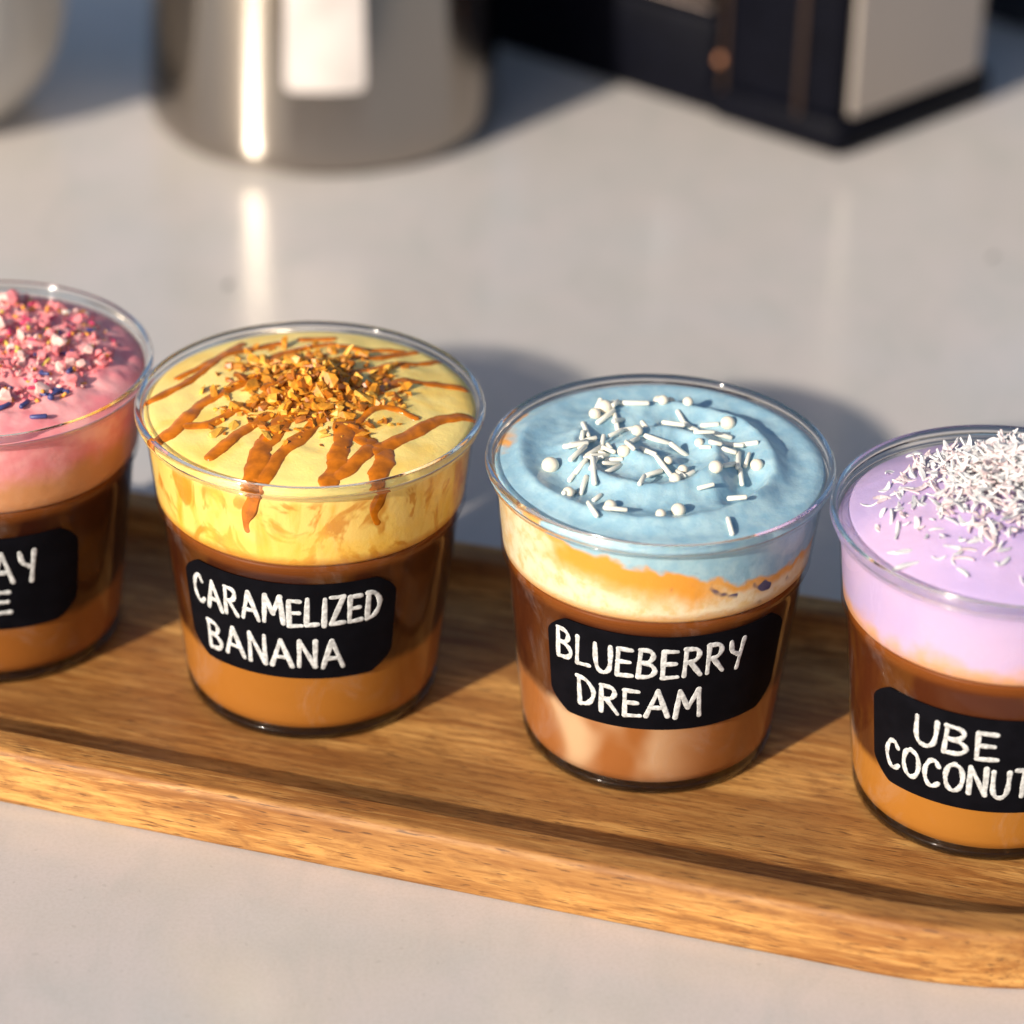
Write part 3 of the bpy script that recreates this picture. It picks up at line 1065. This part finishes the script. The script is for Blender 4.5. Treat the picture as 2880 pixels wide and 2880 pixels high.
def sticker():
    vs, fs = [], []
    N, Mr = 16, 20
    w, z0, z1, a_c = 30.0, 37.0, 98.0, R(4.5)
    for off in (.35, .06):
        for i in range(N + 1):
            for j in range(Mr + 1):
                u = (i / N - .5) * w
                e = w / 2 - abs(u)
                cut = 2.5 - math.sqrt(max(0, 6.25 - (2.5 - e) ** 2)) if e < 2.5 else 0
                z = (z0 + cut) + (z1 - z0 - 2 * cut) * j / Mr
                r = jr(z) + off
                a = a_c + u / 67.0
                vs.append((r * math.sin(a), -r * math.cos(a), z))
    n1 = (N + 1) * (Mr + 1)
    for i in range(N):
        for j in range(Mr):
            k = i * (Mr + 1) + j
            q = (k, k + Mr + 1, k + Mr + 2, k + 1)
            fs += [q, tuple(n1 + t for t in q[::-1])]
    rim = [i * (Mr + 1) for i in range(N + 1)] + [N * (Mr + 1) + j for j in range(1, Mr + 1)] + [i * (Mr + 1) + Mr for i in range(N - 1, -1, -1)] + [j for j in range(Mr - 1, 0, -1)]
    for i in range(len(rim)):
        a, b = rim[i], rim[(i + 1) % len(rim)]
        fs.append((b, a, n1 + a, n1 + b))
    return vs, fs


obj("paper_sticker", sticker(), "sticker", jug, auto=40)
hp = smooth_line([(54, 0, 150), (75, 0, 152), (92, 0, 130), (90, 0, 95), (72, 0, 58), (65.8, 0, 52)], 8)
ca, sa = math.cos(R(35)), math.sin(R(35))
hp = [Vector((p.x * ca - p.y * sa, p.x * sa + p.y * ca, p.z)) for p in hp]
obj("handle", ribbon(hp, [Vector((-(hp[min(i + 1, len(hp) - 1)] - hp[max(i - 1, 0)]).z * ca, -(hp[min(i + 1, len(hp) - 1)] - hp[max(i - 1, 0)]).z * sa, (hp[min(i + 1, len(hp) - 1)] - hp[max(i - 1, 0)]).length * .6)).normalized() for i in range(len(hp))], [13.0] * len(hp), 3.0, 12, 0), "jug", jug)

# ------------------------------------------------------------------ round-bellied pitcher at the left edge
pit = empty("pitcher", -252.0, 327.0, 0.05)
tag(pit, "off-white round-bellied pitcher at the edge of the counter, left of the steel jug", "pitcher")
pp = [(40, 0), (44, .6), (46, 2.5), (51, 7), (58, 15), (63.5, 26), (66.3, 38), (66.8, 48), (65, 62), (60, 80), (53, 98), (47, 114), (45, 128), (47, 140), (49, 146), (48.6, 147), (46.5, 145), (43.5, 132), (44.5, 116), (50, 98), (57, 80), (62, 62), (63.5, 48), (61, 28), (50, 12), (38, 8)]
obj("body", lathe(pp, 96), "ceramic", pit, auto=60)
hq = smooth_line([(-46, 0, 132), (-70, 0, 134), (-88, 0, 112), (-86, 0, 80), (-66, 0, 58)], 8)
obj("handle", ribbon(hq, [Vector(((hq[min(i + 1, len(hq) - 1)] - hq[max(i - 1, 0)]).z, 0, -(hq[min(i + 1, len(hq) - 1)] - hq[max(i - 1, 0)]).x)).normalized() for i in range(len(hq))], [11.0] * len(hq), 5.0, 12, 0), "ceramic", pit)

# ------------------------------------------------------------------ black coffee machine
mach = empty("coffee_machine", 124.8, 295.0, 0.05)
tag(mach, "black coffee machine with a satin steel side panel and a thick black base", "coffee machine")
e1 = Vector((math.cos(R(43)), math.sin(R(43))))
e2 = Vector((math.cos(R(143)), math.sin(R(143))))


def fp(u, v):
    p = e1 * u + e2 * v
    return (p.x, p.y)


def rect(u0, v0, u1, v1):
    return [fp(u0, v0), fp(u1, v0), fp(u1, v1), fp(u0, v1)]


obj("base", prism(rect(0, -2, 94, 62), 0, 15.5, 4.0, 3), "black", mach, auto=50)
obj("tower", prism(rect(2.5, 2.0, 83, 58), 15.8, 250, 2.0, 2), "black", mach, auto=50)
obj("side_panel", prism(rect(6.0, -3.2, 82.5, 1.7), 16.2, 246, 2.2, 4), "panel", mach, auto=50)
obj("bronze_strip", prism([fp(0.4, 18), fp(2.3, 18), fp(2.3, 20.5), fp(0.4, 20.5)], 13, 240, 0.4, 1), "bronze", mach, auto=50)  # narrow dark bronze upright strips on the tower face
obj("bronze_strip", prism([fp(0.8, 55), fp(2.3, 55), fp(2.3, 57.2), fp(0.8, 57.2)], 13, 240, 0.4, 1), "bronze", mach, auto=50)
obj("drip_tray", prism(rect(3.5, 62.6, 83, 236), 0, 42, 2.5, 2), "black", mach, auto=50)
gr = obj("tray_grid", prism(rect(9, 70, 78, 230), 42.2, 44.2, 0.6, 1), "tray", mach, auto=50)
for k in range(16):
    v = 76 + k * 9.6
    obj("slat", prism(rect(10.5, v, 76.5, v + 4.2), 44.4, 45.6, 0.4, 1), "tray", gr, auto=50)
obj("back_plate", prism(rect(83.5, 62, 96, 236), 0, 245, 3, 2), "black", mach, auto=50)
obj("brew_head", prism(rect(2.5, 59, 83, 236), 190, 250, 4, 2), "black", mach, auto=50)
lx = fp(0.6, 57.2)
ob = obj("indicator_lamp", lathe([(.05, -2.4), (1.2, -1.7), (1.7, 0), (1.2, 1.7), (.05, 2.4)], 20), "copper", mach)
ob.location = (lx[0] * MM, lx[1] * MM, 0.027)
wx = fp(10, 88)
ob = obj("steam_wand", lathe([(.6, 47), (2.6, 47.8), (3.1, 50), (3.1, 190)], 24), "rod", mach)
ob.location = (wx[0] * MM, wx[1] * MM, 0)

# ------------------------------------------------------------------ dark canister at the top right
can = empty("canister", 240.0, 474.0, 0.05)
tag(can, "dark round canister far behind, right of the black coffee machine", "canister")
obj("body", lathe([(41, 0), (44, .8), (45.2, 3), (45.5, 8), (45.5, 96), (44.6, 98.4), (40, 99)], 80), "dark", can, auto=50)
obj("lid", lathe([(44, 99.3), (46.3, 99.8), (46.8, 102), (46.5, 112), (44, 114), (10, 115)], 80), "dark", can, auto=50)
obj("knob", lathe([(8, 115.2), (7, 119), (9, 124), (10, 128), (7, 132), (.5, 133)], 32), "dark", can)

# ------------------------------------------------------------------ loose specks on the counter
for (x, y), rz, lab in (((-106.4, 169.0), 1.2, "dark comma-shaped coffee speck on the counter between the steel jug and the cups"),
                        ((179.0, 209.5), 0.9, "dark sliver of coffee husk on bare counter in front of the black machine")):
    me = chip(random.Random(int(x)), 3.0, 1.0, .45, 14)
    s = obj("coffee_speck", me, "speck", smooth=False)
    s.location = (x * MM, y * MM, .0004)
    s.rotation_euler = (0, 0, rz)
    tag(s, lab, "coffee speck", "coffee specks on the counter")
